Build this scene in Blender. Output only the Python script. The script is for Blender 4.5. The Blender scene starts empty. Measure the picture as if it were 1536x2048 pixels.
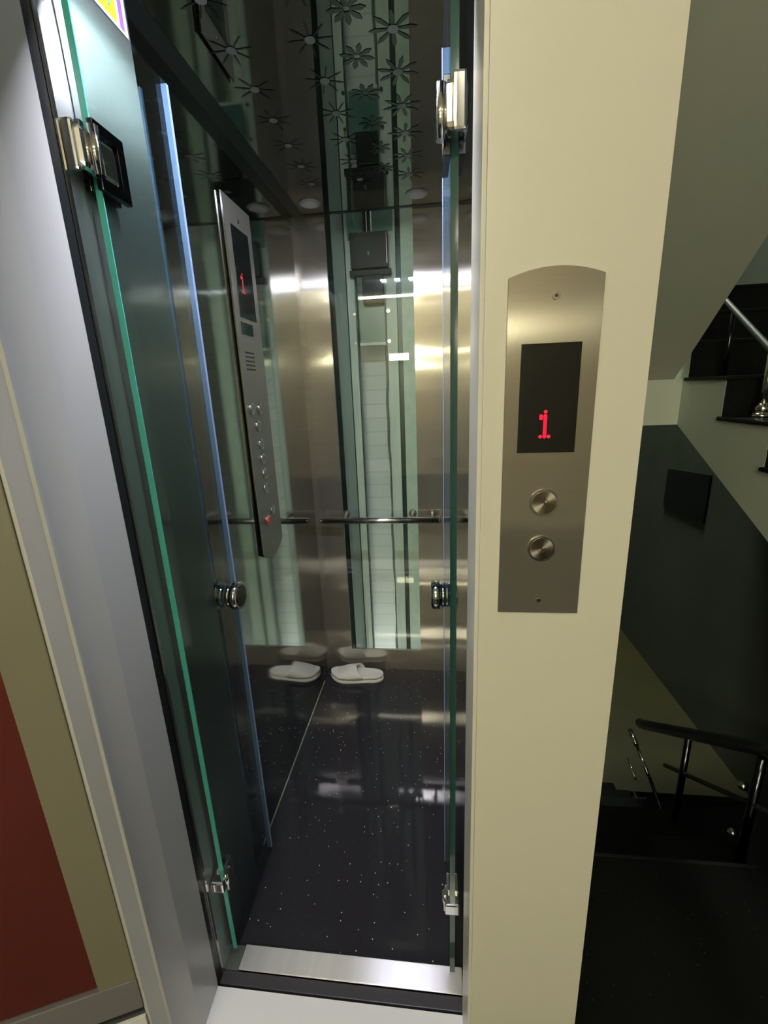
import bpy, bmesh, math, random
from mathutils import Vector, Matrix
random.seed(7)
PI = math.pi
SC = bpy.context.scene
C = SC.collection
U = 1.5                                    # one unit below = the camera height; W() turns it into metres

def W(x, y, h):
    return Vector((x * U, y * U, (h + 1) * U))

# ---------------------------------------------------------------- camera
cam_d = bpy.data.cameras.new('camera')
cam = bpy.data.objects.new('camera', cam_d); C.objects.link(cam)
Xc = Vector((0.99332684, -0.00826111, -0.11503711))
Dc = Vector((0.1086525, -0.26751629, 0.95740779))
Nc = Vector((0.03868355, 0.96351792, 0.26483352))
right = Vector((Xc[0], Dc[0], -Nc[0])); down = Vector((Xc[1], Dc[1], -Nc[1])); fwd = Vector((Xc[2], Dc[2], -Nc[2]))
m = Matrix((right, -down, -fwd)).transposed().to_4x4()
m.translation = W(0, 0, 0)
cam.matrix_world = m
cam_d.sensor_fit = 'HORIZONTAL'; cam_d.sensor_width = 36.0
cam_d.lens = 890.0 / 1536.0 * 36.0
cam_d.clip_start = 0.02; cam_d.clip_end = 60
SC.camera = cam

# ---------------------------------------------------------------- world, exposure
w = bpy.data.worlds.new('world'); SC.world = w; w.use_nodes = True
w.node_tree.nodes['Background'].inputs[0].default_value = (0.55, 0.62, 0.60, 1)
w.node_tree.nodes['Background'].inputs[1].default_value = 0.012
SC.view_settings.view_transform = 'Standard'; SC.view_settings.look = 'None'
SC.view_settings.exposure = 0.0; SC.view_settings.gamma = 1.0
SC.view_settings.use_curve_mapping = False
SC.cycles.max_bounces = 12; SC.cycles.transparent_max_bounces = 24
SC.cycles.glossy_bounces = 8
SC.cycles.sample_clamp_indirect = 6.0

E_STRIP = 1000.0        # cool strip of the lift car, over its entrance
E_TUBE = 80.0          # warm tube on the hall ceiling
E_WALL = 210.0         # twin lamp far down the hall
E_SHAFT = 240.0         # unseen lamps added in the lift shaft
E_STAIR = 85.0         # unseen lamp added high in the stairwell

# ---------------------------------------------------------------- materials
def mat(name, color=(.5, .5, .5), rough=.5, metal=0., emit=None, strength=1., coat=0., spec=.5):
    mt = bpy.data.materials.new(name); mt.use_nodes = True
    b = mt.node_tree.nodes['Principled BSDF']
    b.inputs['Base Color'].default_value = (*color, 1)
    b.inputs['Roughness'].default_value = rough
    b.inputs['Metallic'].default_value = metal
    b.inputs['Specular IOR Level'].default_value = spec
    b.inputs['Coat Weight'].default_value = coat
    b.inputs['Coat Roughness'].default_value = .05
    if emit:
        b.inputs['Emission Color'].default_value = (*emit, 1)
        b.inputs['Emission Strength'].default_value = strength
    return mt

def nodes(mt):
    return mt.node_tree.nodes, mt.node_tree.links, mt.node_tree.nodes['Principled BSDF']

def coords(mt, scale=(1, 1, 1)):
    n, l, b = nodes(mt)
    tc = n.new('ShaderNodeNewGeometry'); mp = n.new('ShaderNodeMapping')
    mp.inputs['Scale'].default_value = scale
    l.new(tc.outputs['Position'], mp.inputs['Vector'])
    return mp

def mottled(mt, scale, lo, hi, detail=4, stretch=(1, 1, 1)):
    n, l, b = nodes(mt)
    mp = coords(mt, stretch)
    t = n.new('ShaderNodeTexNoise'); t.inputs['Scale'].default_value = scale; t.inputs['Detail'].default_value = detail
    r = n.new('ShaderNodeValToRGB')
    r.color_ramp.elements[0].color = (*lo, 1); r.color_ramp.elements[1].color = (*hi, 1)
    r.color_ramp.elements[0].position = .35; r.color_ramp.elements[1].position = .65
    l.new(mp.outputs[0], t.inputs['Vector']); l.new(t.outputs['Fac'], r.inputs[0]); l.new(r.outputs[0], b.inputs['Base Color'])
    return mt

def bump(mt, scale, strength, stretch=(1, 1, 1), dist=.002, detail=2):
    n, l, b = nodes(mt)
    mp = coords(mt, stretch)
    t = n.new('ShaderNodeTexNoise'); t.inputs['Scale'].default_value = scale; t.inputs['Detail'].default_value = detail
    bp = n.new('ShaderNodeBump'); bp.inputs['Strength'].default_value = strength; bp.inputs['Distance'].default_value = dist
    l.new(mp.outputs[0], t.inputs['Vector']); l.new(t.outputs['Fac'], bp.inputs['Height']); l.new(bp.outputs[0], b.inputs['Normal'])
    return mt

def brushed(name, color, rough, aniso, tangent, wave=.0, hair=.3, hscale=(400, 400, 4)):
    """brushed sheet: anisotropic gloss, hairlines, slight buckling of the sheet"""
    mt = mat(name, color, rough, 1.0)
    n, l, b = nodes(mt)
    b.inputs['Anisotropic'].default_value = aniso
    cv = n.new('ShaderNodeCombineXYZ')
    for i in range(3): cv.inputs[i].default_value = tangent[i]
    l.new(cv.outputs[0], b.inputs['Tangent'])
    mp = coords(mt, hscale)
    t = n.new('ShaderNodeTexNoise'); t.inputs['Scale'].default_value = 1.0; t.inputs['Detail'].default_value = 3
    l.new(mp.outputs[0], t.inputs['Vector'])
    mr = n.new('ShaderNodeMapRange'); mr.inputs['To Min'].default_value = 1 - hair; mr.inputs['To Max'].default_value = 1 + hair * .4
    l.new(t.outputs['Fac'], mr.inputs['Value'])
    mx = n.new('ShaderNodeMix'); mx.data_type = 'RGBA'; mx.blend_type = 'MULTIPLY'; mx.inputs['Factor'].default_value = 1
    mx.inputs['A'].default_value = (*color, 1)
    l.new(mr.outputs[0], mx.inputs['B']); l.new(mx.outputs['Result'], b.inputs['Base Color'])
    if wave:
        mp2 = coords(mt, (.35, .35, 1))
        t2 = n.new('ShaderNodeTexNoise'); t2.inputs['Scale'].default_value = 7; t2.inputs['Detail'].default_value = 1
        bp = n.new('ShaderNodeBump'); bp.inputs['Strength'].default_value = wave; bp.inputs['Distance'].default_value = .004
        l.new(mp2.outputs[0], t2.inputs['Vector']); l.new(t2.outputs['Fac'], bp.inputs['Height']); l.new(bp.outputs[0], b.inputs['Normal'])
    return mt

def glass(name, tint, ior=1.5, rough=0.0, gloss=1.0):
    mt = bpy.data.materials.new(name); mt.use_nodes = True
    n, l = mt.node_tree.nodes, mt.node_tree.links
    n.remove(n['Principled BSDF']); out = n['Material Output']
    tr = n.new('ShaderNodeBsdfTransparent'); tr.inputs[0].default_value = (*tint, 1)
    gl = n.new('ShaderNodeBsdfGlossy'); gl.inputs['Roughness'].default_value = rough; gl.inputs['Color'].default_value = (gloss, gloss, gloss, 1)
    fr = n.new('ShaderNodeFresnel'); fr.inputs['IOR'].default_value = ior
    ge = n.new('ShaderNodeNewGeometry'); mi = n.new('ShaderNodeMapRange')
    mi.inputs['To Min'].default_value = ior; mi.inputs['To Max'].default_value = 1 / ior     # same reflectance on both faces of the pane
    l.new(ge.outputs['Backfacing'], mi.inputs['Value']); l.new(mi.outputs[0], fr.inputs['IOR'])
    mx = n.new('ShaderNodeMixShader')
    l.new(fr.outputs[0], mx.inputs[0]); l.new(tr.outputs[0], mx.inputs[1]); l.new(gl.outputs[0], mx.inputs[2])
    l.new(mx.outputs[0], out.inputs['Surface'])
    return mt

def granite(name, base, rough, density, sparkle, spec=.6):
    """polished black stone with small pale flecks"""
    mt = mat(name, base, rough, 0, spec=spec)
    n, l, b = nodes(mt)
    mp = coords(mt, (1, 1, 1))
    v = n.new('ShaderNodeTexVoronoi'); v.inputs['Scale'].default_value = density
    l.new(mp.outputs[0], v.inputs['Vector'])
    lt = n.new('ShaderNodeMath'); lt.operation = 'LESS_THAN'; lt.inputs[1].default_value = .12
    l.new(v.outputs['Distance'], lt.inputs[0])
    sp = n.new('ShaderNodeSeparateColor'); l.new(v.outputs['Color'], sp.inputs[0])
    gt = n.new('ShaderNodeMath'); gt.operation = 'GREATER_THAN'; gt.inputs[1].default_value = .72; l.new(sp.outputs[0], gt.inputs[0])
    mu = n.new('ShaderNodeMath'); mu.operation = 'MULTIPLY'; l.new(lt.outputs[0], mu.inputs[0]); l.new(gt.outputs[0], mu.inputs[1])
    t = n.new('ShaderNodeTexNoise'); t.inputs['Scale'].default_value = 60; t.inputs['Detail'].default_value = 6
    l.new(mp.outputs[0], t.inputs['Vector'])
    r = n.new('ShaderNodeValToRGB')
    r.color_ramp.elements[0].position = .4; r.color_ramp.elements[1].position = .75
    r.color_ramp.elements[0].color = (*base, 1); r.color_ramp.elements[1].color = (base[0] * 1.12, base[1] * 1.12, base[2] * 1.12, 1)
    l.new(t.outputs['Fac'], r.inputs[0])
    mx = n.new('ShaderNodeMix'); mx.data_type = 'RGBA'
    l.new(mu.outputs[0], mx.inputs['Factor']); l.new(r.outputs[0], mx.inputs['A']); mx.inputs['B'].default_value = (*sparkle, 1)
    l.new(mx.outputs['Result'], b.inputs['Base Color'])
    return mt

M = {}
STEEL = (.60, .575, .52)
M['steel_back'] = brushed('brushed_steel_back', STEEL, .14, 1.0, (1, 0, 0), wave=.6, hair=.12, hscale=(3, 3, 260))
M['steel_side'] = brushed('mirror_steel_side', (.52, .54, .52), .055, .6, (0, 1, 0), wave=.06, hair=.06, hscale=(8, 8, .5))
M['steel_front'] = brushed('brushed_steel_entrance', (.42, .44, .43), .30, .95, (0, 1, 0), wave=.08, hscale=(300, 300, 3), hair=.1)
M['steel_front'].node_tree.nodes['Principled BSDF'].inputs['Metallic'].default_value = .90
M['steel_panel'] = brushed('brushed_steel_panel', (.50, .47, .42), .16, 1.0, (1, 0, 0), wave=.04, hair=.10, hscale=(8, 8, 500))
M['steel_cop'] = brushed('brushed_steel_control_panel', (.40, .385, .345), .34, .7, (0, 1, 0), wave=0, hair=.08, hscale=(500, 500, 8))
M['sill'] = brushed('brushed_aluminium_sill', (.85, .84, .90), .30, 1.0, (0, 1, 0), hair=.15, hscale=(40, 3, 40))
for kk, mv in (('steel_back', .86), ('steel_panel', .78), ('steel_cop', .82)):
    M[kk].node_tree.nodes['Principled BSDF'].inputs['Metallic'].default_value = mv
M['sill'].node_tree.nodes['Principled BSDF'].inputs['Metallic'].default_value = .6
M['chrome'] = mat('polished_chrome', (.85, .84, .83), .10, 1.)
M['chrome_soft'] = mat('satin_chrome', (.80, .78, .74), .17, 1.)
M['apron'] = mat('dark_grey_apron', (.07, .065, .075), .3, .3)
M['chrome_dark'] = mat('black_nickel', (.075, .08, .095), .16, 1.)
M['ceiling'] = bump(mat('dark_mirror_ceiling', (.30, .31, .28), .02, 1.), 4, .05, dist=.002)
M['ceil_petal'] = mat('etched_petal', (.14, .15, .14), .22, 1.)
M['ceil_dot'] = mat('etched_dot', (.22, .23, .22), .5, .3)
M['black'] = mat('black_trim', (.006, .008, .009), .35)
M['rubber'] = mat('black_rubber', (.012, .014, .016), .28)
M['granite'] = granite('black_granite_car', (.024, .023, .030), .045, 70, (.75, .75, .72), .32)
M['granite_hall'] = granite('black_granite_hall', (.007, .0075, .008), .35, 60, (.05, .05, .05), .1)
M['paint'] = bump(mat('cream_gloss_paint', (.69, .67, .59), .28, spec=.5), 14, .06, dist=.002)
M['paint_grey'] = bump(mat('pale_grey_gloss_paint', (.50, .50, .485), .24, spec=.5), 10, .08, dist=.002)
M['paint_olive'] = mat('olive_beige_paint', (.21, .195, .145), .30, spec=.6)
M['paint_white'] = mat('white_gloss_paint', (.86, .86, .90), .25)
M['seam'] = mat('dark_seam', (.05, .055, .03), .6)
M['red'] = mottled(mat('dark_red_panel', (.10, .018, .014), .32), 3, (.085, .016, .013), (.10, .019, .016))
M['glass_leaf'] = glass('green_tinted_glass', (.86, .925, .91), 1.5, 0.0, .85)
M['glass_back'] = glass('back_window_glass', (.92, .965, .94), 1.55)
M['glass_edge'] = mat('green_glass_edge', (.08, .42, .36), .15, 0, coat=.5)
M['glass_edge_shaded'] = mat('shaded_green_glass_edge', (.014, .06, .052), .10, 0, coat=.5)  # darkened copy of the green edge, shade put into the colour
M['edge_blue'] = mat('pale_blue_edge_seal', (.30, .40, .68), .25)
M['display'] = mat('black_display', (.008, .009, .009), .12, coat=.3)
M['led'] = mat('red_led', (.6, .0, .03), .4, emit=(1., .008, .035), strength=1.3)
M['led_dim'] = mat('dim_red_led', (.3, .02, .02), .4, emit=(1., .06, .05), strength=.35)
M['red_plastic'] = mat('red_plastic', (.55, .07, .04), .35)
M['arrow'] = mat('brown_arrow', (.09, .03, .025), .5)
M['slipper'] = bump(mat('white_eva', (.78, .76, .71), .55), 90, .05)
M['slipper_logo'] = mat('grey_print', (.50, .50, .50), .6)
M['lamp_disc'] = mat('unlit_lamp_lens', (.55, .53, .56), .45)
M['lamp_ring'] = mat('lamp_ring', (.5, .49, .5), .35, .5)
M['strip'] = mat('cool_led_strip', (.9, .9, .95), .4, emit=(.86, .87, 1.), strength=E_STRIP)
M['tube'] = mat('warm_tube', (.9, .9, .8), .4, emit=(1., .94, .72), strength=E_TUBE)
M['fill_tube'] = mat('warm_fill_tube', (.9, .9, .8), .4, emit=(1., .93, .70), strength=E_TUBE * 2.5)
M['wall_lamp'] = mat('warm_wall_lamp', (.9, .9, .7), .4, emit=(1., .95, .62), strength=E_WALL)
M['shaft_fill_lamp'] = mat('shaft_fill_lamp', (.9, .9, .9), .4, emit=(1., 1., .93), strength=E_SHAFT)
M['stair_fill_lamp'] = mat('stair_fill_lamp', (.9, .9, .9), .4, emit=(.92, 1., .80), strength=E_STAIR)
M['fixture'] = mat('white_fixture', (.7, .7, .68), .4)
M['shaft_post'] = mottled(mat('pale_green_painted_steel', (.55, .60, .54), .45), 30, (.50, .56, .50), (.62, .66, .60), stretch=(1, 1, .1))
M['shaft_grey'] = mat('grey_green_channel', (.25, .30, .28), .45)
M['shaft_green'] = mottled(mat('pale_green_flange', (.45, .54, .46), .45), 20, (.42, .52, .44), (.52, .58, .50))
M['stair_beam'] = mat('landing_beam_paint', (.66, .72, .64), .7)
M['cable'] = mat('grey_cable', (.12, .14, .13), .5)
M['cyan'] = mat('cyan_lens', (.05, .35, .40), .3)
M['shaft_dark'] = mat('dark_shaft_steel', (.025, .045, .045), .35, .3)
M['shaft_teal'] = mottled(mat('teal_steel_plate', (.07, .17, .16), .3), 8, (.07, .16, .15), (.11, .22, .20))
M['shaft_box'] = mat('dark_bracket_steel', (.010, .011, .011), .45, .2)
M['shaft_wall'] = mat('white_washed_brick', (.60, .63, .60), .8)
M['shaft_void'] = mottled(mat('dark_shaft_wall', (.03, .035, .035), .9), 5, (.025, .03, .03), (.045, .05, .048))
n, l, b = nodes(M['shaft_wall'])
mp = coords(M['shaft_wall'], (1, 1, 1))
sx = n.new('ShaderNodeSeparateXYZ'); l.new(mp.outputs[0], sx.inputs[0])
cx = n.new('ShaderNodeCombineXYZ'); l.new(sx.outputs[0], cx.inputs[0]); l.new(sx.outputs[2], cx.inputs[1])
bk = n.new('ShaderNodeTexBrick'); bk.inputs['Scale'].default_value = 1.0; bk.inputs['Brick Width'].default_value = .46
bk.inputs['Row Height'].default_value = .075; bk.inputs['Mortar Size'].default_value = .004
bk.inputs['Color1'].default_value = (.62, .66, .62, 1); bk.inputs['Color2'].default_value = (.70, .70, .69, 1); bk.inputs['Mortar'].default_value = (.54, .58, .55, 1)
l.new(cx.outputs[0], bk.inputs['Vector']); l.new(bk.outputs['Color'], b.inputs['Base Color'])
M['stair_white'] = mottled(mat('stairwell_paint', (.5, .56, .5), .7), 3, (.48, .56, .50), (.54, .60, .52))
M['stair_soffit'] = mottled(mat('stair_soffit_paint', (.45, .47, .42), .7), 2, (.42, .48, .43), (.47, .47, .41))
M['stair_dark'] = mottled(mat('dark_green_wall_paint', (.06, .065, .05), .65), 2, (.05, .06, .046), (.066, .073, .058))
M['stair_olive'] = mottled(mat('olive_landing_tile', (.04, .036, .013), .5), 3, (.037, .034, .012), (.046, .041, .014))
M['rail_grey'] = mat('dull_grey_rail', (.05, .055, .05), .5)
M['hall_wall'] = mat('hall_wall_paint', (.66, .60, .44), .6)
M['hall_dark'] = mat('hall_dark_wall', (.12, .11, .08), .7)
M['sticker_y'] = mat('yellow_print', (.85, .72, .02), .4)
M['sticker_b'] = mat('blue_print', (.10, .42, .62), .4)
M['sticker_w'] = mat('white_print', (.80, .76, .84), .4)
M['sticker_p'] = mat('purple_print', (.22, .10, .38), .4)

# ---------------------------------------------------------------- mesh helpers (coordinates in camera heights)
class MB:
    def __init__(s): s.bm = bmesh.new()
    def box(s, x0, x1, y0, y1, h0, h1, bev=0):
        vs = [s.bm.verts.new(W(x, y, h)) for h in (h0, h1) for y in (y0, y1) for x in (x0, x1)]
        for f in ((0, 2, 3, 1), (4, 5, 7, 6), (0, 1, 5, 4), (2, 6, 7, 3), (0, 4, 6, 2), (1, 3, 7, 5)):
            s.bm.faces.new([vs[i] for i in f])
        if bev:
            es = set(e for v in vs for e in v.link_edges)
            bmesh.ops.bevel(s.bm, geom=list(es), offset=bev * U, segments=2, affect='EDGES', profile=.6)
        return s
    def poly(s, pts, vec):
        """flat outline pts (world, camera-height units) pushed along vec"""
        a = [s.bm.verts.new(W(*p)) for p in pts]
        b = [s.bm.verts.new(W(p[0] + vec[0], p[1] + vec[1], p[2] + vec[2])) for p in pts]
        k = len(pts)
        s.bm.faces.new(a[::-1]); s.bm.faces.new(b)
        for i in range(k):
            s.bm.faces.new([a[i], a[(i + 1) % k], b[(i + 1) % k], b[i]])
        return s
    def cyl(s, p0, p1, r0, r1=None, n=24, caps=True):
        r1 = r0 if r1 is None else r1
        A, B = W(*p0), W(*p1); d = (B - A).normalized()
        u = d.orthogonal().normalized(); v = d.cross(u)
        ra = [s.bm.verts.new(A + (u * math.cos(t) + v * math.sin(t)) * r0 * U) for t in (2 * PI * i / n for i in range(n))]
        rb = [s.bm.verts.new(B + (u * math.cos(t) + v * math.sin(t)) * r1 * U) for t in (2 * PI * i / n for i in range(n))]
        for i in range(n):
            f = s.bm.faces.new([ra[i], ra[(i + 1) % n], rb[(i + 1) % n], rb[i]]); f.smooth = True
        if caps:
            s.bm.faces.new(ra[::-1]); s.bm.faces.new(rb)
        return s
    def tube(s, pts, r, n=12):
        P = [W(*p) for p in pts]; rings = []
        for i, p in enumerate(P):
            d = (P[min(i + 1, len(P) - 1)] - P[max(i - 1, 0)]).normalized()
            ref = Vector((0, 0, 1)) if abs(d.z) < .9 else Vector((1, 0, 0))
            u = d.cross(ref).normalized(); v = d.cross(u)
            rings.append([s.bm.verts.new(p + (u * math.cos(t) + v * math.sin(t)) * r * U) for t in (2 * PI * k / n for k in range(n))])
        for a, b in zip(rings, rings[1:]):
            for i in range(n):
                f = s.bm.faces.new([a[i], a[(i + 1) % n], b[(i + 1) % n], b[i]]); f.smooth = True
        s.bm.faces.new(rings[0][::-1]); s.bm.faces.new(rings[-1])
        return s
    def ball(s, p, r, n=12):
        g = bmesh.ops.create_uvsphere(s.bm, u_segments=n * 2, v_segments=n, radius=r * U, matrix=Matrix.Translation(W(*p)))
        for v in g['verts']:
            for f in v.link_faces: f.smooth = True
        return s
    def build(s, name, m, parent=None, origin=None):
        bmesh.ops.recalc_face_normals(s.bm, faces=s.bm.faces)
        me = bpy.data.meshes.new(name); s.bm.to_mesh(me); s.bm.free()
        o = bpy.data.objects.new(name, me); C.objects.link(o)
        for mm in (m if isinstance(m, (list, tuple)) else [m]): me.materials.append(mm)
        # origin to the base centre
        if me.vertices:
            xs = [v.co for v in me.vertices]
            c = Vector(((min(v.x for v in xs) + max(v.x for v in xs)) / 2, (min(v.y for v in xs) + max(v.y for v in xs)) / 2, min(v.z for v in xs)))
            me.transform(Matrix.Translation(-c)); 
            if parent:
                root = parent; off = Vector()
                while root: off += root.location; root = root.parent
                o.parent = parent; o.location = c - off
            else: o.location = c
        return o

def tag(o, label=None, cat=None, group=None, kind=None):
    if label: o['label'] = label
    if cat: o['category'] = cat
    if group: o['group'] = group
    if kind: o['kind'] = kind
    return o

def thing(name, p, label, cat, group=None):
    o = bpy.data.objects.new(name, None); C.objects.link(o)
    o.location = W(*p); o.empty_display_size = .05
    return tag(o, label, cat, group)

def struct(name, mb, m, label=None):
    o = mb.build(name, m); o['kind'] = 'structure'
    if label: o['label'] = label
    return o

# lift car dimensions
XL, XR, YF, YS, YB, HC = -.400, .045, .512, .680, 1.430, .490

# ================================================================= THE LIFT CAR (setting)
struct('floor', MB().box(XL, XR, .556, YB + .01, -1.03, -1.0), M['granite'], 'polished black granite floor of the lift car with pale flecks')
mb = MB().box(XL - .012, XL, YS + .0015, YB - .035, -1.03, HC + .01)
struct('wall_left', mb, M['steel_side'], 'mirror-polished steel side wall of the lift car behind the control panel')
struct('trim_1', MB().box(XL - .012, XL - .0005, YB - .0345, YB, -1.03, HC + .01), M['steel_back'], 'narrow brushed steel corner strip of the lift car')
struct('wall_entrance', MB().box(XL - .012, XL + .012, YF, YS, -1.03, .66), M['steel_front'], 'brushed steel side panel of the lift car beside the entrance')
struct('wall_right', MB().box(XR, XR + .012, YF, YB, -1.03, HC + .01), M['steel_side'], 'polished steel right wall of the lift car')
# back wall with a tall window
GX0, GX1, GH0 = -.312, -.058, -.919
mb = MB()
mb.box(XL - .012, GX0, YB, YB + .008, -1.03, HC + .01)
mb.box(GX1, XR + .012, YB, YB + .008, -1.03, HC + .01)
mb.box(GX0, GX1, YB, YB + .008, -1.03, GH0)
struct('wall_back', mb, M['steel_back'], 'brushed steel back wall of the lift car')
wn = struct('window_1', MB().box(GX0, GX1, YB + .001, YB + .006, GH0, HC + .01), M['glass_back'], 'tall clear window in the back wall of the lift car')

# ceiling of the lift car
ce = struct('ceiling', MB().box(XL + .030, XR - .022, YS, YB - .014, HC, HC + .012), M['ceiling'], 'dark mirror ceiling of the lift car etched with flowers')
mb = MB().box(XL, XL + .030, YS, YB, HC - .001, HC + .012).box(XR - .022, XR, YS, YB, HC - .001, HC + .012).box(XL + .03, XR - .022, YB - .014, YB, HC - .001, HC + .012)
struct('trim_2', mb, M['black'], 'black recessed border around the mirror ceiling')
struct('trim_3', MB().box(XL - .012, XR + .012, YS - .01, YB + .01, HC + .013, HC + .05), M['shaft_void'], 'roof slab of the lift car')
struct('wall_header', MB().box(XL, XR, .512, .70, .66, .69), M['shaft_void'], 'top of the lift entrance recess')
struct('trim_4', MB().box(XL, XR, YS - .006, YS - .001, HC - .0, .66), M['black'], 'black fascia above the lift car ceiling edge')

def star(mb, x, y, r, n=8, h=HC - .0006, w_=.18, skip=0):
    for k in range(n):
        a = 2 * PI * k / n + skip
        ca, sa = math.cos(a), math.sin(a)
        pts = [(r * .16, -r * w_ * .35), (r * .70, -r * w_ * .75), (r, 0), (r * .70, r * w_ * .75), (r * .16, r * w_ * .35)]
        mb.bm.faces.new([mb.bm.verts.new(W(x + p[0] * ca - p[1] * sa, y + p[0] * sa + p[1] * ca, h)) for p in pts])
pet, dot = MB(), MB()
cols = [(-.293, .784, True), (-.174, .784, True), (-.113, .74, False), (-.054, .784, True)]
for cxx, y0, hasdot in cols:
    for k in range(-1, 6):
        yy = y0 + .0895 * k
        if yy < YS + .01 or yy > 1.25: continue
        star(pet, cxx, yy, .028 if not hasdot else .036, w_=.22 if not hasdot else (.14 if cxx > -.1 else .06), skip=k * .3)
        if hasdot:
            dot.bm.faces.new([dot.bm.verts.new(W(cxx + .0078 * math.cos(t), yy + .0078 * math.sin(t), HC - .0009)) for t in (2 * PI * i / 20 for i in range(20))])
po = pet.build('etched_flowers', M['ceil_petal'], ce); po['kind'] = 'stuff'
do = dot.build('etched_dots', M['ceil_dot'], ce); do['kind'] = 'stuff'

# ceiling spots, not lit
for i, (x, y, lab) in enumerate(((-.328, 1.342, 'unlit round ceiling spotlight above the white slipper'), (-.042, 1.342, 'unlit round ceiling spotlight above the handrail end by the glass door edge'))):
    t = thing('ceiling_spotlight', (x, y, HC), lab, 'ceiling light', 'spotlights in the lift ceiling')
    MB().cyl((x, y, HC), (x, y, HC - .004), .030, .027, 32).build('ring', M['lamp_ring'], t)
    MB().cyl((x, y, HC - .004), (x, y, HC - .0055), .0225, .020, 32).build('lens', M['lamp_disc'], t)

# sill
struct('trim_5', MB().box(XL, XR, .5585, .5605, -1.004, -.9992), M['black'], 'joint between the sill and the granite')
t = thing('door_sill', (-.16, .54, -1.03), 'brushed aluminium sill plate across the lift car entrance', 'door sill')
MB().box(-.361, .040, .520, .558, -1.012, -.9985, .0012).build('sill_plate', M['sill'], t)
MB().box(-.388, XR, .500, .520, -1.03, -1.003, .0015).build('apron', M['apron'], t)
MB().box(-.395, -.362, .5205, .556, -1.02, -1.0, 0).build('end_block', M['steel_front'], t)
# bright front lip of the side panel
struct('trim_6', MB().box(XL + .012, XL + .014, YF - .001, YF + .0035, -1.0, .66), M['chrome_soft'], 'bright steel front edge of the lift car side panel')

# sticker on the side panel, over the door top
t = thing('notice_sticker', (XL + .012, .62, .446), 'yellow and white printed sticker on the steel above the open left glass door', 'sticker')
xs = XL + .0125
MB().box(xs, xs + .0012, .560, .674, .446, .64).build('backing', M['sticker_w'], t)
MB().box(xs + .0012, xs + .0018, .561, .653, .450, .638).build('yellow_field', M['sticker_y'], t)
mb = MB()
for k in range(9):
    yy = .566 + .0092 * k
    for q in range(3):
        h0 = .462 + .036 * q + random.uniform(-.004, .004)
        mb.tube([(xs + .0022, yy, h0), (xs + .0022, yy + .004, h0 + .012), (xs + .0022, yy + .001, h0 + .02), (xs + .0022, yy + .006, h0 + .026)], .0013, 6)
mb.build('lettering', M['sticker_b'], t)
MB().box(xs + .0012, xs + .0018, .659, .667, .449, .638).build('purple_stripe', M['sticker_p'], t)

struct('trim_11', MB().box(-.3999, -.3982, .745, 1.345, -1.0, -.9988), M['chrome_soft'], 'thin bright joint strip along the foot of the mirror wall')

# ================================================================= HANDRAIL
def handrail():
    h, y, x0, x1, r = -.412, 1.385, -.380, .017, .0105
    t = thing('handrail', ((x0 + x1) / 2, YB, h), 'polished steel handrail across the back wall of the lift car', 'handrail')
    MB().cyl((x0 + .004, y, h), (x1 - .004, y, h), r, n=32).build('rail', M['chrome_soft'], t)
    for xx, s in ((x0, 1), (x1, -1)):
        MB().cyl((xx, y, h), (xx + .006 * s, y, h), r * .8, r * 1.08, n=32).build('end_cap', M['chrome'], t)
    for xx in (-.30, -.075, -.010):
        MB().tube([(xx, y, h), (xx, y + .018, h + .004), (xx, y + .030, h + .012), (xx, YB, h + .012)], .005, 12).build('bracket', M['chrome_soft'], t)
        MB().cyl((xx, YB, h + .012), (xx, YB - .003, h + .012), .013, n=24).build('wall_flange', M['chrome_soft'], t)
handrail()

# ================================================================= panel outline
def arched(w_, h0, h1, sag, top=True, n=18, bottom=False):
    """outline (a, h) of a plate of width w_, straight sides, an arched end"""
    pts = []
    if bottom:
        for i in range(n + 1):
            a = i / n; pts.append((-w_ / 2 + w_ * a, h0 + sag * (2 * a - 1) ** 2 - 0))
    else: pts += [(-w_ / 2, h0), (w_ / 2, h0)]
    if top:
        for i in range(n + 1):
            a = 1 - i / n; pts.append((-w_ / 2 + w_ * a, h1 - sag * (2 * a - 1) ** 2))
    else: pts += [(w_ / 2, h1), (-w_ / 2, h1)]
    return pts

GLYPH = ['..1', '.11', '..1', '..1', '..1', '..1', '.111']
def digit_one(place, pitch, r, name, m, parent):
    mb = MB()
    for row, line in enumerate(GLYPH):
        for c, ch in enumerate(line):
            if ch == '1':
                for dr in ((0, 0), (0, .5)) if row not in (0, 6) else ((0, 0),):
                    a, b_ = place((c - 2) * pitch, -(row + dr[1]) * pitch)
                    mb.cyl(a, b_, r, n=10)
    return mb.build(name, m, parent)

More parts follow.
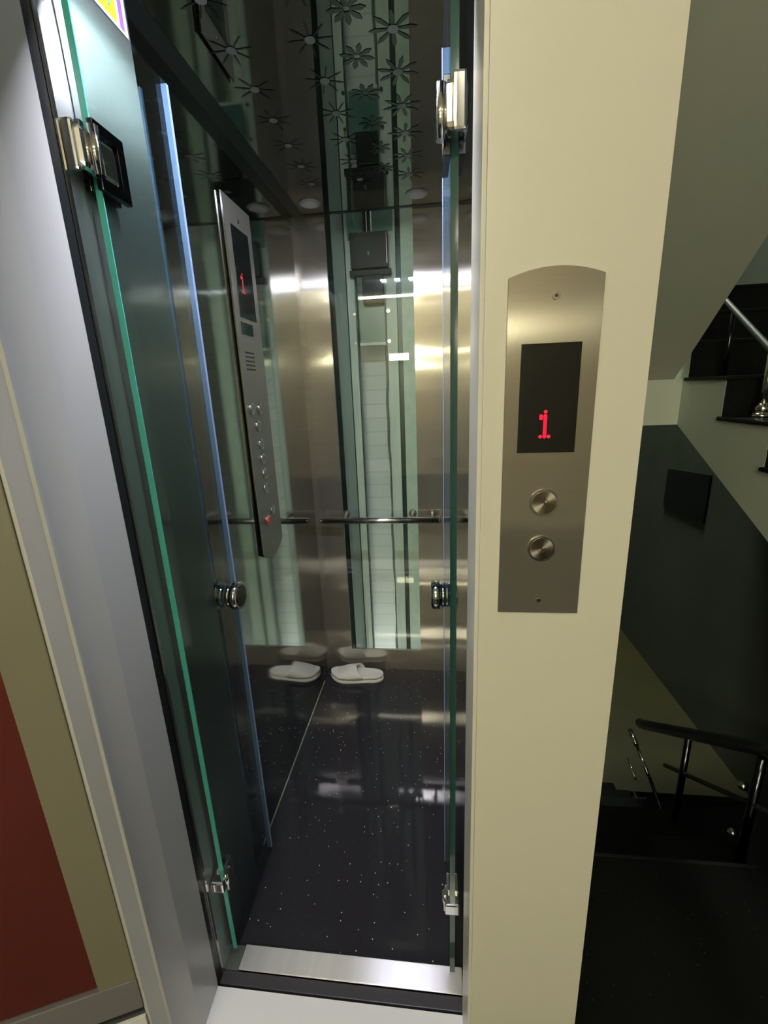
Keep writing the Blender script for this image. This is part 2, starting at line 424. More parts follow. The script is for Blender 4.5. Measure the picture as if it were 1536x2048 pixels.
# ================================================================= CAR OPERATING PANEL (left wall)
def cop():
    X0 = XL; X1 = -.3945                     # stands a little off the wall
    yc, wd = .991, .134
    t = thing('car_operating_panel', (XL, yc, -.365), 'tall steel control panel with floor buttons and red digit on mirror wall', 'control panel')
    out = arched(wd, -.372, .364, .022, top=False, bottom=True)
    MB().poly([(X1 - .002, yc + a, h * 1.022) for a, h in out], (.002, 0, 0)).build('faceplate', M['steel_cop'], t)
    MB().poly([(X0, yc + a * .9, h * .97 + .000) for a, h in out], (X1 - .002 - X0, 0, 0)).build('back_box', M['chrome_dark'], t)
    MB().box(X1 - .0020, X1 + .0008, yc - wd / 2 - .0012, yc - wd / 2, -.358, .372).build('bright_edge', M['chrome'], t)['label'] = 'bright polished edge strip'
    MB().box(X1, X1 + .0012, 0.9497, 1.0347, 0.1557, 0.3258, .0005).build('display_screen', M['display'], t)
    digit_one(lambda a, b_: ((X1 + .0013, 0.9784 + a, 0.2408 + b_), (X1 + .0018, 0.9784 + a, 0.2408 + b_)), .0058, .0022, 'floor_digit', M['led_dim'], t)
    MB().box(X1, X1 + .0010, 0.9477, 1.008, 0.1229, 0.1465, .0004).build('rating_plate', M['display'], t)
    sp = MB()
    for r_ in range(5):
        for c in range(6):
            yy, hh = 0.9528 + c * .0085, 0.0512 + r_ * .0085
            sp.box(X1, X1 + .0004, yy, yy + .0055, hh, hh + .0035)
    sp.build('speaker_grille', M['black'], t)
    spots = [(.927, -.028), (.972, -.030), (.951, -.066), (.957, -.106), (.958, -.138), (.960, -.172), (.958, -.206)]
    for y, h in [(p * 1.0245, q * 1.0245) for p, q in spots]:
        b_ = MB().cyl((X1, y, h), (X1 + .004, y, h), .0125, .0118, 24).build('floor_button', M['chrome_soft'], t)
        MB().cyl((X1 + .004, y, h), (X1 + .0046, y, h), .0085, n=20).build('button_face', M['steel_cop'], b_)
    MB().cyl((X1, 1.0061, -0.2705), (X1 + .004, 1.0061, -0.2705), .0115, .010, 20).build('key_switch', M['chrome'], t)
    al = MB().cyl((X1, 0.9682, -0.2848), (X1 + .004, 0.9682, -0.2848), .0115, n=20).build('alarm_button', M['chrome_soft'], t)
    MB().cyl((X1 + .004, 0.9682, -0.2848), (X1 + .0065, 0.9682, -0.2848), .0090, .0078, 20).build('red_cap', M['red_plastic'], al)['label'] = 'red alarm cap'
    for y, h in ((yc, .340), (yc, -.350)):
        MB().cyl((X1, y, h), (X1 + .0012, y, h), .0035, n=16).build('screw', M['chrome'], t)
cop()

# ================================================================= GLASS DOOR LEAVES
def leaf(side):
    if side < 0: A, B, lab = (-.3765, .545), (-.3800, .737), 'open left glass door leaf standing against the mirror steel wall'
    else: A, B, lab = (.0225, .545), (.0180, .737), 'open right glass door leaf seen edge-on beside the cream lift frame'
    h0, h1, th = -.990, .432, .0075 if side < 0 else .0085
    d = Vector((B[0] - A[0], B[1] - A[1])).normalized(); nrm = Vector((-d.y, d.x)) * (1 if side > 0 else -1)   # points into the opening... sign fixed below
    inw = Vector((1, 0)) if side < 0 else Vector((-1, 0))
    if nrm.dot(inw) < 0: nrm = -nrm
    t = thing('glass_door_leaf', ((A[0] + B[0]) / 2, (A[1] + B[1]) / 2, h0), lab, 'glass door', 'glass door leaves of the lift')
    def at(s, o, h): return (A[0] + d.x * s + nrm.x * o, A[1] + d.y * s + nrm.y * o, h)
    L = (Vector(B) - Vector(A)).length
    def slab(s0, s1, o0, o1, a, b_, name, m, par=t, bev=0):
        mb = MB()
        vs = [mb.bm.verts.new(W(*at(s, o, h))) for h in (a, b_) for o in (o0, o1) for s in (s0, s1)]
        for f in ((0, 2, 3, 1), (4, 5, 7, 6), (0, 1, 5, 4), (2, 6, 7, 3), (0, 4, 6, 2), (1, 3, 7, 5)):
            mb.bm.faces.new([vs[i] for i in f])
        if bev: bmesh.ops.bevel(mb.bm, geom=mb.bm.edges[:], offset=bev * U, segments=2, affect='EDGES', profile=.6)
        return mb.build(name, m, par)
    g = slab(.002, L - .002, -th / 2, th / 2, h0, h1, 'glass_pane', M['glass_leaf'])
    slab(0, .0019, -th / 2, th / 2, h0, h1, 'polished_edge', M['glass_edge'] if side < 0 else M['glass_edge_shaded'])['label'] = 'green glass edge on the hinge side'
    slab(L - .0019, L + .0035, -th / 2 - .0004, th / 2 + .0004, h0, h1, 'edge_seal', M['edge_blue'])['label'] = 'pale blue strip on the free edge'
    # knob through the glass
    ks, kh = L - .028, -.352
    if side > 0: kh = -.345
    k = bpy.data.objects.new('door_knob', None); C.objects.link(k)
    off = W(*at(ks, 0, kh)) - t.location; k.parent = t; k.location = off
    for sgn, far in ((1, .022), (-1, .012)):
        o0 = sgn * th / 2
        MB().cyl(at(ks, o0, kh), at(ks, o0 + sgn * .006, kh), .021, .021, 36).build('rosette', M['chrome'], k)
        MB().cyl(at(ks, o0 + sgn * .006, kh), at(ks, o0 + sgn * .009, kh), .0185, .0185, 36).build('neck', M['chrome_dark'], k)
        MB().cyl(at(ks, o0 + sgn * .009, kh), at(ks, o0 + sgn * far, kh), .0255, .0245, 36).build('knob_disc', M['chrome'], k)
        if sgn > 0:
            MB().cyl(at(ks, o0 + far, kh), at(ks, o0 + far + .0012, kh), .0205, .0195, 36).build('knob_inset', M['chrome_dark'], k)
    # hinges
    for hh, big in ((.262, 1), (-.805, 0)):
        H = bpy.data.objects.new('patch_hinge', None); C.objects.link(H)
        H.parent = t; H.location = W(*at(0, 0, hh)) - t.location
        if big:
            for sgn in (1, -1):
                o0, o1 = sgn * th / 2, sgn * (th / 2 + .007)
                a, b_ = min(o0, o1), max(o0, o1)
                # C-shaped clamp plate
                slab(-.006, .046, a, b_, hh + .022, hh + .034, 'clamp_plate', M['chrome_dark'], H, .0008)
                slab(-.006, .046, a, b_, hh - .034, hh - .022, 'clamp_plate', M['chrome_dark'], H, .0008)
                slab(.033, .046, a, b_, hh - .022, hh + .022, 'clamp_plate', M['chrome_dark'], H, .0008)
            slab(-.028, .030, -th / 2 - .0075, th / 2 + .006, hh - .021, hh + .020, 'hinge_body', M['chrome'], H, .0055)
            slab(-.0305, -.024, -.010, .003, hh - .024, hh + .024, 'wall_plate', M['chrome'], H, .0028)
            MB().cyl(at(-.012, th / 2 + .010, hh + .023), at(-.012, th / 2 + .010, hh - .024), .0055, n=20).build('hinge_pin', M['chrome'], H)
        else:
            for sgn in (1, -1):
                o0, o1 = sgn * th / 2, sgn * (th / 2 + .005)
                slab(-.004, .024, min(o0, o1), max(o0, o1), hh - .026, hh + .014, 'clamp_plate', M['chrome'], H, .001)
            slab(-.022, .010, -th / 2 - .006, th / 2 + .009, hh - .014, hh + .008, 'hinge_body', M['chrome'], H, .003)
            MB().cyl(at(-.006, th / 2 + .008, hh + .014), at(-.006, th / 2 + .008, hh - .022), .005, n=20).build('hinge_pin', M['chrome'], H)
leaf(-1)
leaf(1)

# ================================================================= SLIPPER
def slipper(x_toe, x_heel, yc, label):
    L = x_heel - x_toe
    t = thing('slipper', ((x_toe + x_heel) / 2, yc, -1), label, 'slipper')
    def half(s):                             # s 0 toe .. 1 heel
        a = .036 * math.sqrt(max(0, 1 - ((s - .30) / .30) ** 2)) if s < .30 else (.036 - .009 * ((s - .30) / .42) ** 1.2 if s < .72 else .027 * math.sqrt(max(0, 1 - ((s - .72) / .28) ** 2.6)))
        return a
    def layer(h0, h1, grow, name, lift=0):
        mb = MB(); n = 44; up, lo = [], []
        ss = [.5 - .5 * math.cos(PI * i / n) for i in range(n + 1)]
        prof = [(s, half(s)) for s in ss]
        ring = [(s, a) for s, a in prof] + [(s, -a) for s, a in prof[-2:0:-1]]
        def pt(s, a, h):
            toe = .010 * max(0, (.25 - s) / .25) ** 2 + lift * 0
            return W(x_toe + L * (s * (1 + grow * 2) - grow), yc + a * (1 + grow * 4), h + toe * (1 if h > -.999 else .6))
        lv = [(h0, .0), (h0 + .002, .015), (h1 - .002, .015), (h1, 0)]
        rings = [[mb.bm.verts.new(pt(.5 + (s - .5) * (.985 + g), a * (.97 + g * 2), h)) for s, a in ring] for h, g in lv]
        k = len(ring)
        for r0, r1 in zip(rings, rings[1:]):
            for i in range(k):
                f = mb.bm.faces.new([r0[i], r0[(i + 1) % k], r1[(i + 1) % k], r1[i]]); f.smooth = True
        mb.bm.faces.new(rings[0][::-1]); mb.bm.faces.new(rings[-1])
        return mb.build(name, M['slipper'], t)
    layer(-1.0, -.989, .005, 'outsole')
    layer(-.9885, -.985, -.03, 'midsole')
    layer(-.985, -.975, .0, 'footbed')
    # strap: arched sheet over the toes, high at its opening, closing towards the toe
    mb = MB(); NS, NT = 22, 22; g = []
    for i in range(NS + 1):
        s = .13 + .40 * i / NS
        row = []
        e = half(s) * 1.04
        top = .012 + .021 * math.sin(min(1, i / NS * 1.02) * PI / 2) ** 1.5
        for j in range(NT + 1):
            a = PI * j / NT
            y = yc - e * math.cos(a)
            ss = s + .13 * (1 - math.sin(a)) * (i / NS) - .03 * (i / NS)
            hh = -.982 + top * math.sin(a) ** .62 + .0018 * math.sin(5 * a + i * .35) * (i / NS)
            row.append(mb.bm.verts.new(W(x_toe + L * ss, y, hh)))
        g.append(row)
    for i in range(NS):
        for j in range(NT):
            f = mb.bm.faces.new([g[i][j], g[i + 1][j], g[i + 1][j + 1], g[i][j + 1]]); f.smooth = True
    st = mb.build('strap', M['slipper'], t)
    so = st.modifiers.new('thick', 'SOLIDIFY'); so.thickness = .004; so.offset = 0
slipper(-.379, -.190, 1.368, 'white slide slipper on black granite in the back corner of the lift')

# ================================================================= LIFT LAMP STRIP (above the entrance)
t = thing('led_strip_light', (-.17, .60, .60), 'cool white lamp strip above the lift entrance', 'light')
MB().box(-.32, -.03, .570, .600, .495, .655).build('housing', M['fixture'], t)
MB().box(XL + .02, XR - .004, .562, .566, .450, .655).build('added_light_shield', M['chrome_soft'], t)  # unseen plate added to keep strip light off the upper jamb
for k in range(4):
    MB().box(-.245 + .065 * k, -.222 + .065 * k, .577, .593, .490, .4949).build('lit_lens', M['strip'], t)

# ================================================================= LANDING FRAME
FY, BY = .370, .495
FL, FR = -.384, .037
mb = MB()
mb.poly([(FR, BY, -1.0), (FR, FY + .030, -1.0), (FR + .0045, FY + .028, -1.0), (FR + .0045, FY + .005, -1.0), (FR + .001, FY + .004, -1.0), (FR + .001, FY, -1.0), (.1405, FY, -1.0), (.1405, BY, -1.0)], (0, 0, 1.9))
struct('frame_right', mb, M['paint'], 'cream painted steel post carrying the call panel')
mb = MB()
mb.poly([(FL - .003, BY, -1.0), (FL, .436, -1.0), (FL - .006, .393, -1.0), (FL - .003, .390, -1.0), (FL - .003, .387, -1.0), (FL - .006, .385, -1.0), (FL - .012, .366, -1.0), (FL - .05, .366, -1.0), (FL - .05, BY, -1.0)], (0, 0, 1.9))
struct('frame_left', mb, M['paint_grey'], 'pale grey painted steel jamb of the lift entrance')
struct('frame_top', MB().box(FL, FR, FY, BY, .70, .90), M['paint'], 'head of the lift frame')
# threshold
struct('trim_7', MB().box(FL - .02, FR + .02, .335, BY, -1.03, -1.0), M['paint_white'], 'white painted threshold at the lift entrance')
# black strips for shade in the gap beside the car, and its dark floor
struct('trim_8', MB().box(FL - .03, XL + .0115, BY + .001, YF - .0015, -1.05, .66), M['rubber'], 'black strip standing for shade in the gap between jamb and lift car')
struct('trim_9', MB().box(XR - .001, XR + .03, BY + .001, YF - .002, -1.05, .66), M['rubber'], 'black strip standing for shade in the gap between post and lift car')
struct('floor_gap', MB().box(XL - .1, XR + .1, BY, YF + .008, -1.12, -1.06), M['shaft_dark'], 'dark gap between threshold and lift car')

# ================================================================= CALL PANEL
def call_panel():
    xc, wd, y = .0885, .0682, FY
    t = thing('call_panel', (xc, y, -.195), 'brushed steel call panel with arched top and red floor digit on cream post', 'call panel')
    out = arched(wd, -.1955, .0815, .0065)
    fp = MB().poly([(xc + a, y - .0022, h) for a, h in out], (0, .0022, 0)).build('faceplate', M['steel_panel'], t)
    bv = fp.modifiers.new('bevel', 'BEVEL'); bv.width = .0005; bv.segments = 1
    f0 = y - .0022
    MB().box(.0655, .1098, f0 - .0006, f0, -.0535, .0290, .0002).build('display_screen', M['display'], t)
    digit_one(lambda a, b_: ((.0860 + a, f0 - .0007, -.0215 + b_), (.0860 + a, f0 - .0010, -.0215 + b_)), .0032, .0014, 'floor_digit', M['led'], t)
    for h, up in ((-.0945, 1), (-.1345, -1)):
        bx = .0886
        b_ = MB().cyl((bx, f0, h), (bx, f0 - .0022, h), .0116, .0110, 40).build('up_button' if up > 0 else 'down_button', M['chrome_soft'], t)
        disc = MB().cyl((bx, f0 - .0022, h), (bx, f0 - .0026, h), .0098, .0096, 40).build('button_face', M['button'], b_)
        mb = MB(); yy = f0 - .0028
        mb.box(bx - .0004, bx + .0004, yy, yy + .0002, h - .0045, h + .0045)
        for s in (1, -1):
            mb.poly([(bx, yy, h + .0048 * up), (bx + .0034 * s, yy, h + .0010 * up), (bx + .0028 * s, yy, h + .0006 * up), (bx, yy, h + .0038 * up)], (0, .0002, 0))
        mb.build('arrow', M['arrow'], b_)
    for h in (.0615, -.1830):
        sc = MB().cyl((.0890, f0, h), (.0890, f0 - .0009, h), .0030 if h > 0 else .0018, n=20).build('screw', M['chrome_soft'], t)
        MB().cyl((.0890, f0 - .0009, h), (.0890, f0 - .0010, h), .0012 if h > 0 else .0007, n=6).build('screw_socket', M['black'], sc)
M['button'] = mat('spun_steel', (.50, .47, .42), .28, 1.)
nn, ll, bb = nodes(M['button'])
bb.inputs['Anisotropic'].default_value = .9
tg = nn.new('ShaderNodeTangent'); tg.direction_type = 'RADIAL'; tg.axis = 'Y'; ll.new(tg.outputs[0], bb.inputs['Tangent'])
call_panel()

# ================================================================= ANGLED SIDE DOOR AT THE LEFT
def side_door():
    H0 = (-.3965, .3655); dv = Vector((-.92, -.39)).normalized(); nr = Vector((dv.y, -dv.x))    # leaf runs away from the jamb to the left, towards the viewer
    if nr.y > 0: nr = -nr
    t = thing('hinged_side_door', (H0[0] + dv.x * .2, H0[1] + dv.y * .2, -1), 'dark red door panel in a wide olive-beige frame beside the lift jamb', 'door')
    def slab(s0, s1, o0, o1, a, b_, name, m, bev=0):
        mb = MB()
        vs = [mb.bm.verts.new(W(H0[0] + dv.x * s + nr.x * o, H0[1] + dv.y * s + nr.y * o, h)) for h in (a, b_) for o in (o0, o1) for s in (s0, s1)]
        for f in ((0, 2, 3, 1), (4, 5, 7, 6), (0, 1, 5, 4), (2, 6, 7, 3), (0, 4, 6, 2), (1, 3, 7, 5)):
            mb.bm.faces.new([vs[i] for i in f])
        if bev: bmesh.ops.bevel(mb.bm, geom=mb.bm.edges[:], offset=bev * U, segments=2, affect='EDGES', profile=.6)
        return mb.build(name, m, t)
    slab(.0042, .048, -.012, .000, -.74, .9, 'stile', M['paint_olive'], .001)
    slab(.0008, .004, -.012, -.003, -.80, .9, 'seam', M['seam'])
    slab(.048, .40, -.012, -.002, -.735, .9, 'red_panel', M['red'])
    slab(.0042, .40, -.012, .001, -.795, -.741, 'kick_rail', M['kick'], .001)
    slab(.0042, .40, -.012, -.002, -.812, -.7955, 'bottom_seal', M['rubber'])
    slab(.0042, .40, -.012, .002, -1.0, -.8125, 'base_panel', M['paint_white'])
M['kick'] = mat('satin_grey_rail', (.36, .34, .37), .3, .5)
side_door()

# ================================================================= SHAFT BEHIND THE WINDOW
struct('wall_shaft_back', MB().box(-.60, .25, 1.66, 1.70, -1.6, 1.6), M['shaft_wall'], 'whitewashed brick wall of the lift shaft')
struct('wall_shaft_left', MB().box(-.62, -.60, .50, 1.70, -1.6, 1.6), M['shaft_void'], 'dark left wall of the lift shaft')
struct('wall_shaft_right', MB().box(.1405, .16, .37, 1.70, -2.4, 1.6), M['paint'], 'right outer wall of the lift shaft')
struct('ceiling_shaft', MB().box(-.62, .16, .5, 1.70, 1.6, 1.62), M['shaft_void'], 'top of the lift shaft')
struct('floor_shaft', MB().box(-.62, .16, .5, 1.70, -1.62, -1.6), M['shaft_void'], 'pit of the lift shaft')

struct('wall_shaft_inner', MB().box(.115, .1395, .53, 1.655, -1.55, 1.55), M['shaft_void'], 'dark lining of the lift shaft on the post side')
def sx(x): return x * 1.107                # measured at 1.40, standing at 1.55
y0 = 1.55
t = thing('guide_rail_post', (-.255, y0, -1.6), 'pale painted steel guide rail post seen through the back window, by the brick wall', 'guide rail')
MB().box(sx(-.250), sx(-.2420), y0, y0 + .03, -1.6, 1.5).build('flange', M['shaft_post'], t)
MB().box(sx(-.2415), sx(-.2275), y0 - .004, y0 + .05, -1.6, 1.5).build('web', M['shaft_post'], t)
MB().box(sx(-.2270), sx(-.2245), y0, y0 + .03, -1.6, 1.5).build('groove_strip', M['shaft_dark'], t)
t = thing('side_channel', (-.33, y0, -1.6), 'grey-green steel channel at the left edge of the back window', 'steel channel')
MB().box(sx(-.290), sx(-.2550), y0 + .01, y0 + .04, -1.6, 1.5).build('channel_face', M['shaft_grey'] if 'shaft_grey' in M else M['shaft_teal'], t)
MB().box(sx(-.345), sx(-.2905), y0 + .02, y0 + .05, -1.6, 1.5).build('channel_flange', M['shaft_dark'], t)
MB().box(sx(-.2548), sx(-.2502), y0 + .02, y0 + .05, -1.6, 1.5).build('inner_shadow_strip', M['shaft_dark'], t)
t = thing('guide_rail_column', (-.135, y0, -1.6), 'wide pale steel guide rail column with bolts behind the window, beside a dark channel', 'guide rail')
MB().box(sx(-.137), sx(-.1065), y0 - .004, y0 + .05, -1.6, 1.5).build('column_face', M['shaft_post'], t)
MB().box(sx(-.1063), sx(-.092), y0 + .01, y0 + .05, -1.6, 1.5).build('dark_channel', M['shaft_dark'], t)
MB().box(sx(-.0918), sx(-.050), y0, y0 + .04, -1.6, 1.5).build('outer_flange', M['shaft_green'] if 'shaft_green' in M else M['shaft_post'], t)
for h in (.243, .152):
    for xx in (-.131, ):
        MB().cyl((sx(xx), y0 - .004, h), (sx(xx), y0 - .012, h), .006, n=6).build('bolt', M['chrome_soft'], t)
t = thing('rail_bracket', (sx(-.18), y0 - .02, .14), 'teal steel bracket plate with dark box above it, high behind the window', 'bracket')
MB().box(sx(-.217), sx(-.141), y0 - .012, y0 - .004, .142, .30, .001).build('plate', M['shaft_teal'], t)
MB().box(sx(-.217), sx(-.141), y0 - .016, y0 - .0125, .142, .150).build('plate_lip', M['shaft_post'], t)
MB().box(sx(-.229), sx(-.125), y0 - .045, y0 - .012, .363, .462, .002).build('dark_box', M['shaft_box'], t)
MB().box(sx(-.236), sx(-.118), y0 - .030, y0 - .010, .345, .362, .001).build('box_shelf', M['shaft_box'], t)
MB().box(sx(-.128), sx(-.126), y0 - .047, y0 - .0455, .372, .455).build('box_edge', M['chrome_soft'], t)
MB().box(sx(-.200), sx(-.141), y0 - .040, y0 - .0125, .262, .344, .002).build('hanging_arm', M['shaft_box'], t)
MB().box(sx(-.180), sx(-.176), y0 - .0465, y0 - .045, .398, .408).build('indicator', M['cyan'] if 'cyan' in M else M['sticker_b'], t)
for xx in (-.231,):
    for h in (.238, .150):
        MB().cyl((sx(xx), y0 - .004, h), (sx(xx), y0 - .010, h), .005, n=6).build('bolt', M['chrome_soft'], t)
t = thing('hoist_rope', (sx(-.184), y0 - .01, .46), 'dark hoist rope pair rising above the box behind the window', 'rope')
for xx in (-.190, -.178):
    MB().cyl((sx(xx), y0 - .012, .463), (sx(xx), y0 - .012, 1.5), .0055, n=10).build('rope', M['shaft_dark'], t)
t = thing('teal_shaft_panel', (-.16, y0 + .03, .45), 'teal painted panel at the top of the window view', 'panel')
MB().box(sx(-.170), sx(-.112), y0 - .008, y0 - .0045, .470, .62).build('panel_face', M['shaft_teal'], t)
MB().box(sx(-.240), sx(-.195), y0 - .008, y0 - .0045, .452, .62).build('panel_face', M['shaft_teal'], t)
# slack travelling cable
pts = []
for i in range(70):
    h = .14 - 1.6 * i / 69
    pts.append((sx(-.1445) + .0022 * math.sin(h * 14) + .0012 * math.sin(h * 41) + .004 * min(1, max(0, (.0 - h) * 1.2)), y0 + .02, h))
tag(MB().tube(pts, .0042, 8).build('travelling_cable', M['cable'] if 'cable' in M else M['shaft_dark']), 'thin grey cable hanging slack down the shaft behind the window', 'cable')

t = thing('shaft_fill_lamp', (-.17, 1.52, 1.2), 'unseen lamp added high in the lift shaft', 'light')  # lamps added above and below to brighten the view through the window
MB().box(-.30, -.04, 1.47, 1.56, 1.25, 1.30).build('housing', M['fixture'], t)
MB().box(-.29, -.05, 1.475, 1.52, 1.235, 1.2499).build('lit_lens', M['shaft_fill_lamp'], t)
t = thing('shaft_fill_lamp', (-.17, 1.52, -1.5), 'unseen lamp added in the pit of the lift shaft', 'light')
MB().box(-.30, -.04, 1.45, 1.52, -1.6, -1.56).build('housing', M['fixture'], t)
MB().box(-.29, -.05, 1.455, 1.515, -1.5599, -1.545).build('lit_lens', M['shaft_fill_lamp'], t)

# ================================================================= HALL
SX = .75                                     # side of the rising stair
WX = 1.335                                   # far stairwell wall
struct('floor_hall', MB().box(-2.0, SX + .6, -2.4, .335, -1.03, -1.0).box(-2.0, FL - .02, .335, .37, -1.03, -1.0).box(FR + .02, SX + .6, .335, .78, -1.03, -1.0), M['granite_hall'], 'black granite hall floor')
struct('ceiling_hall', MB().box(-2.0, 1.4, -2.4, .37, .93, .96), M['hall_wall'], 'hall ceiling')
struct('wall_hall_back', MB().box(-2.0, 1.4, -2.40, -2.38, -1.0, .93), M['hall_wall'], 'beige wall at the far end of the hall')
struct('wall_hall_left', MB().box(-2.02, -2.0, -2.4, .37, -1.0, .93), M['hall_dark'], 'left wall of the hall')
struct('wall_hall_front', MB().box(-2.0, FL - .05, .385, .40, -1.0, .93), M['hall_wall'], 'wall beside the lift')
struct('wall_stair_right', MB().box(WX, WX + .03, -2.4, 3.25, -2.6, 2.6), M['stair_dark'], 'dark green stairwell wall')
struct('wall_stair_back', MB().box(.16, WX, 3.2, 3.23, -2.6, 2.6), M['stair_dark2'] if 'stair_dark2' in M else M['stair_dark'], 'end wall of the stairwell')

# upper flight: soffit rising towards the viewer
mb = MB()
mb.poly([(.17, 1.52, -.012), (.17, .40, 1.03), (.17, .40, 1.30), (.17, 1.52, .25)], (SX - .02 - .17, 0, 0))
struct('stair_upper_flight', mb, M['stair_soffit'], 'plain grey-green underside of the upper stair flight')
struct('beam_landing', MB().box(.17, SX, 1.50, 1.62, -.140, -.004), M['stair_beam'], 'pale beam under the stair soffit')

# rising flight seen from its side
GO, RI = .187, .102
T0Y, T0H = 1.475, .0                         # far end and level of the tread at eye level
st = thing('staircase', (1.0, 1.0, -1), 'stair flight with white side and black granite treads rising behind the post', 'stairs')
low = lambda y: -.140 - (.50) * (1.50 - y)   # underside line
lo_pts = []
poly = [(SX, 2.2, low(2.2) + 0.0)]
poly.append((SX, 2.2, .30))
steps = []
for k in range(3, -10, -1):                  # k=3 highest
    yf = T0Y - GO * (0 - k) ; hf = T0H + RI * k
    steps.append((k, yf, hf))
prof = []
for k, yf, hf in steps:
    prof.append((yf, hf - .010)); prof.append((yf - GO, hf - .010))
pp = [(SX, y, h) for y, h in prof if h > -.985]
yl = pp[-1][1]
side = pp + [(SX, yl, low(yl)), (SX, pp[0][1], low(pp[0][1]))]
MB().poly(side, (WX - SX - .003, 0, 0)).build('stringer', M['stair_white'], st)
for k, yf, hf in steps:
    if hf - .02 < -.98: break
    MB().box(SX - .012, WX - .003, yf - GO - .012, yf, hf - .010, hf, .003).build('tread', M['granite_hall'], st)
    MB().box(SX + .001, WX - .003, yf - GO + .0 - .003, yf - GO, hf - RI, hf - .0105).build('riser', M['granite_hall'], st)
# newel post
t = thing('newel_post', (.80, 1.22, -.10), 'stainless newel post with ball foot and grey handrail on a stair tread', 'newel post')
MB().cyl((.806, 1.225, -.102), (.806, 1.225, -.092), .022, .018, 24).build('foot_plate', M['chrome_soft'], t)
MB().ball((.806, 1.225, -.082), .016).build('ball', M['chrome_soft'], t)
MB().cyl((.806, 1.225, -.07), (.806, 1.225, .05), .009, n=20).build('shaft', M['chrome_soft'], t)
MB().tube([(.806, 1.10, -.030), (.806, 1.233, .057), (.806, 1.449, .204), (.806, 1.80, .44)], .0075, 14).build('handrail', M['rail_grey'], t)
for q in (1.40, 1.60):
    MB().cyl((.806, q, -.0 + .102 * (2 if q > 1.5 else 1) - .1), (.806, q, .057 + (q - 1.233) * .68), .006, n=14).build('baluster', M['chrome_dark'], t)

# lower landing and descending flight
struct('floor_landing', MB().box(.16, WX, 1.67, 3.2, -1.78, -1.75), M['stair_olive'], 'olive tiled lower stair landing')
struct('floor_stairwell', MB().box(.16, WX, -.5, 1.67, -2.45, -2.40), M['black'], 'dark bottom of the stairwell')
t = thing('staircase', (.45, 1.2, -1.75), 'black granite stair flight going down behind the post', 'stairs')
nst = 7
for k in range(nst):
    ya = .78 + (1.67 - .78) * k / nst; yb = .78 + (1.67 - .78) * (k + 1) / nst
    h = -1 - .75 * (k + 1) / (nst + .5)
    MB().box(.165, SX - .03, ya, yb + .02, h - .02, h, .002).build('tread', M['granite_hall'], t)
    MB().box(.165, SX - .03, ya, ya + .01, h, h + .0975).build('riser', M['black'], t)
# plate on the far wall
def on_wall(ratio): return WX / ratio
t = tag(MB().poly([(WX - .012, WX / .498, -.186 * WX / .498), (WX - .012, WX / .585, -.202 * WX / .585), (WX - .012, WX / .585, -.309 * WX / .585), (WX - .012, WX / .498, -.268 * WX / .498)], (.012, 0, 0)).build('wall_plaque', M['black']), 'small black square plaque hanging on the dark stairwell wall', 'plaque')

# balustrade of the descending flight
t = thing('stair_railing', (.70, 1.1, -1.4), 'black handrail with stainless posts and rods going down the stairwell', 'railing')
MB().tube([(.70, .80, -.735), (.70, .862, -.772), (.70, 1.349, -1.131), (.70, 1.38, -1.15)], .016, 16).build('handrail', M['rail_black'] if 'rail_black' in M else M['rubber'], t)
MB().tube([(.70, 1.205, -1.155), (.70, .913, -.957), (.70, .80, -.88)], .006, 10).build('lower_rail', M['rubber'], t)
MB().cyl((.70, 1.118, -.955), (.70, 1.118, -1.42), .009, n=16).build('post', M['post_dark'] if 'post_dark' in M else M['chrome_dark'], t)
MB().cyl((.70, .87, -.80), (.70, .87, -1.15), .009, n=16).build('post', M['chrome_dark'], t)
for h in (-.903, -1.045, -1.19):
    MB().ball((.70, .905 - .0, h - .01), .011).build('clamp', M['chrome_soft'], t)
def rod(a, b_, r, m='chrome_soft'):
    xr = .72
    MB().cyl((xr, xr / a[0], a[1] * xr / a[0]), (xr, xr / b_[0], b_[1] * xr / b_[0]), r, n=10).build('rod', M[m], t)
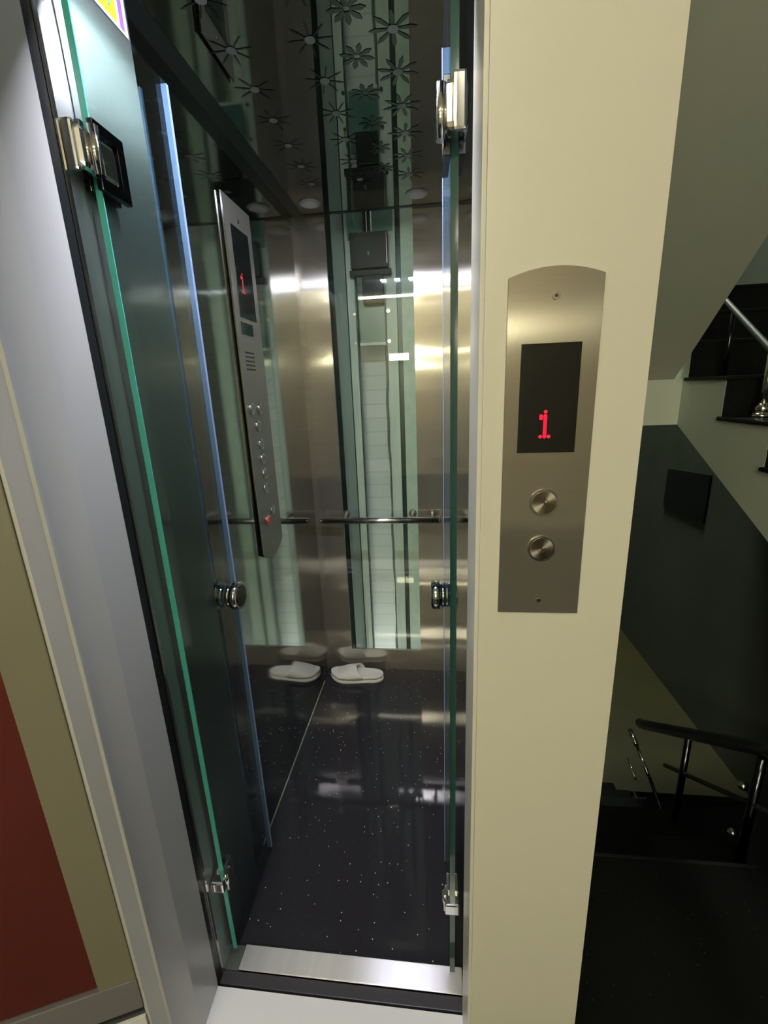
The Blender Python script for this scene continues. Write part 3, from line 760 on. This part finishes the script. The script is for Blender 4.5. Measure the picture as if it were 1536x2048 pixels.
rod((.485, -.855), (.505, -.90), .0085); rod((.507, -.905), (.545, -.995), .006); rod((.548, -1.0), (.640, -1.235), .006, 'chrome_dark')
rod((.650, -1.26), (.677, -1.325), .012)
rod((.488, -.941), (.515, -1.01), .004); rod((.515, -1.05), (.545, -1.12), .004); rod((.57, -1.17), (.603, -1.251), .004)
rod((.500, -1.129), (.522, -1.188), .004)

# lamps of the hall, and lamps added for brightness
t = thing('ceiling_tube_light', (-.35, -1.95, .92), 'unseen tube light added on the hall ceiling, towards the end wall', 'light')  # added tube, brightens the end wall and what the steel reflects
MB().box(-.80, .10, -1.99, -1.91, .905, .93).build('housing', M['fixture'], t)
MB().cyl((-.78, -1.95, .892), (.08, -1.95, .892), .010, n=16).build('lit_tube', M['fill_tube'], t)
t = thing('ceiling_tube_light', (-.35, -.55, .92), 'tube light on the hall ceiling behind the viewer', 'light')
MB().box(-.80, .10, -.60, -.52, .905, .93).build('housing', M['fixture'], t)
MB().cyl((-.78, -.56, .892), (.08, -.56, .892), .010, n=16).build('lit_tube', M['tube'], t)
t = thing('wall_lamp', (-.39, -2.38, .32), 'twin square wall lamp at the end of the hall', 'light')
MB().box(-.50, -.28, -2.38, -2.36, .30, .39).build('housing', M['fixture'], t)
MB().box(-.495, -.395, -2.3599, -2.35, .312, .380).build('lit_lens', M['wall_lamp'], t)
MB().box(-.385, -.285, -2.3599, -2.35, .312, .380).build('lit_lens', M['wall_lamp'], t)
t = thing('wall_lamp', (-1.0, -2.38, .32), 'second twin wall lamp further along the end of the hall', 'light')
MB().box(-1.10, -.88, -2.38, -2.36, .30, .39).build('housing', M['fixture'], t)
MB().box(-1.09, -.89, -2.3599, -2.35, .312, .380).build('lit_lens', M['wall_lamp'], t)
t = thing('stair_fill_lamp', (.5, 2.9, 2.3), 'unseen lamp added high in the stairwell', 'light')  # added to brighten the soffit and beam of the stairs
MB().box(.35, 1.15, 2.2, 2.6, 2.31, 2.33).build('housing', M['fixture'], t)
MB().box(.37, 1.13, 2.22, 2.58, 2.30, 2.3099).build('lit_lens', M['stair_fill_lamp'], t)
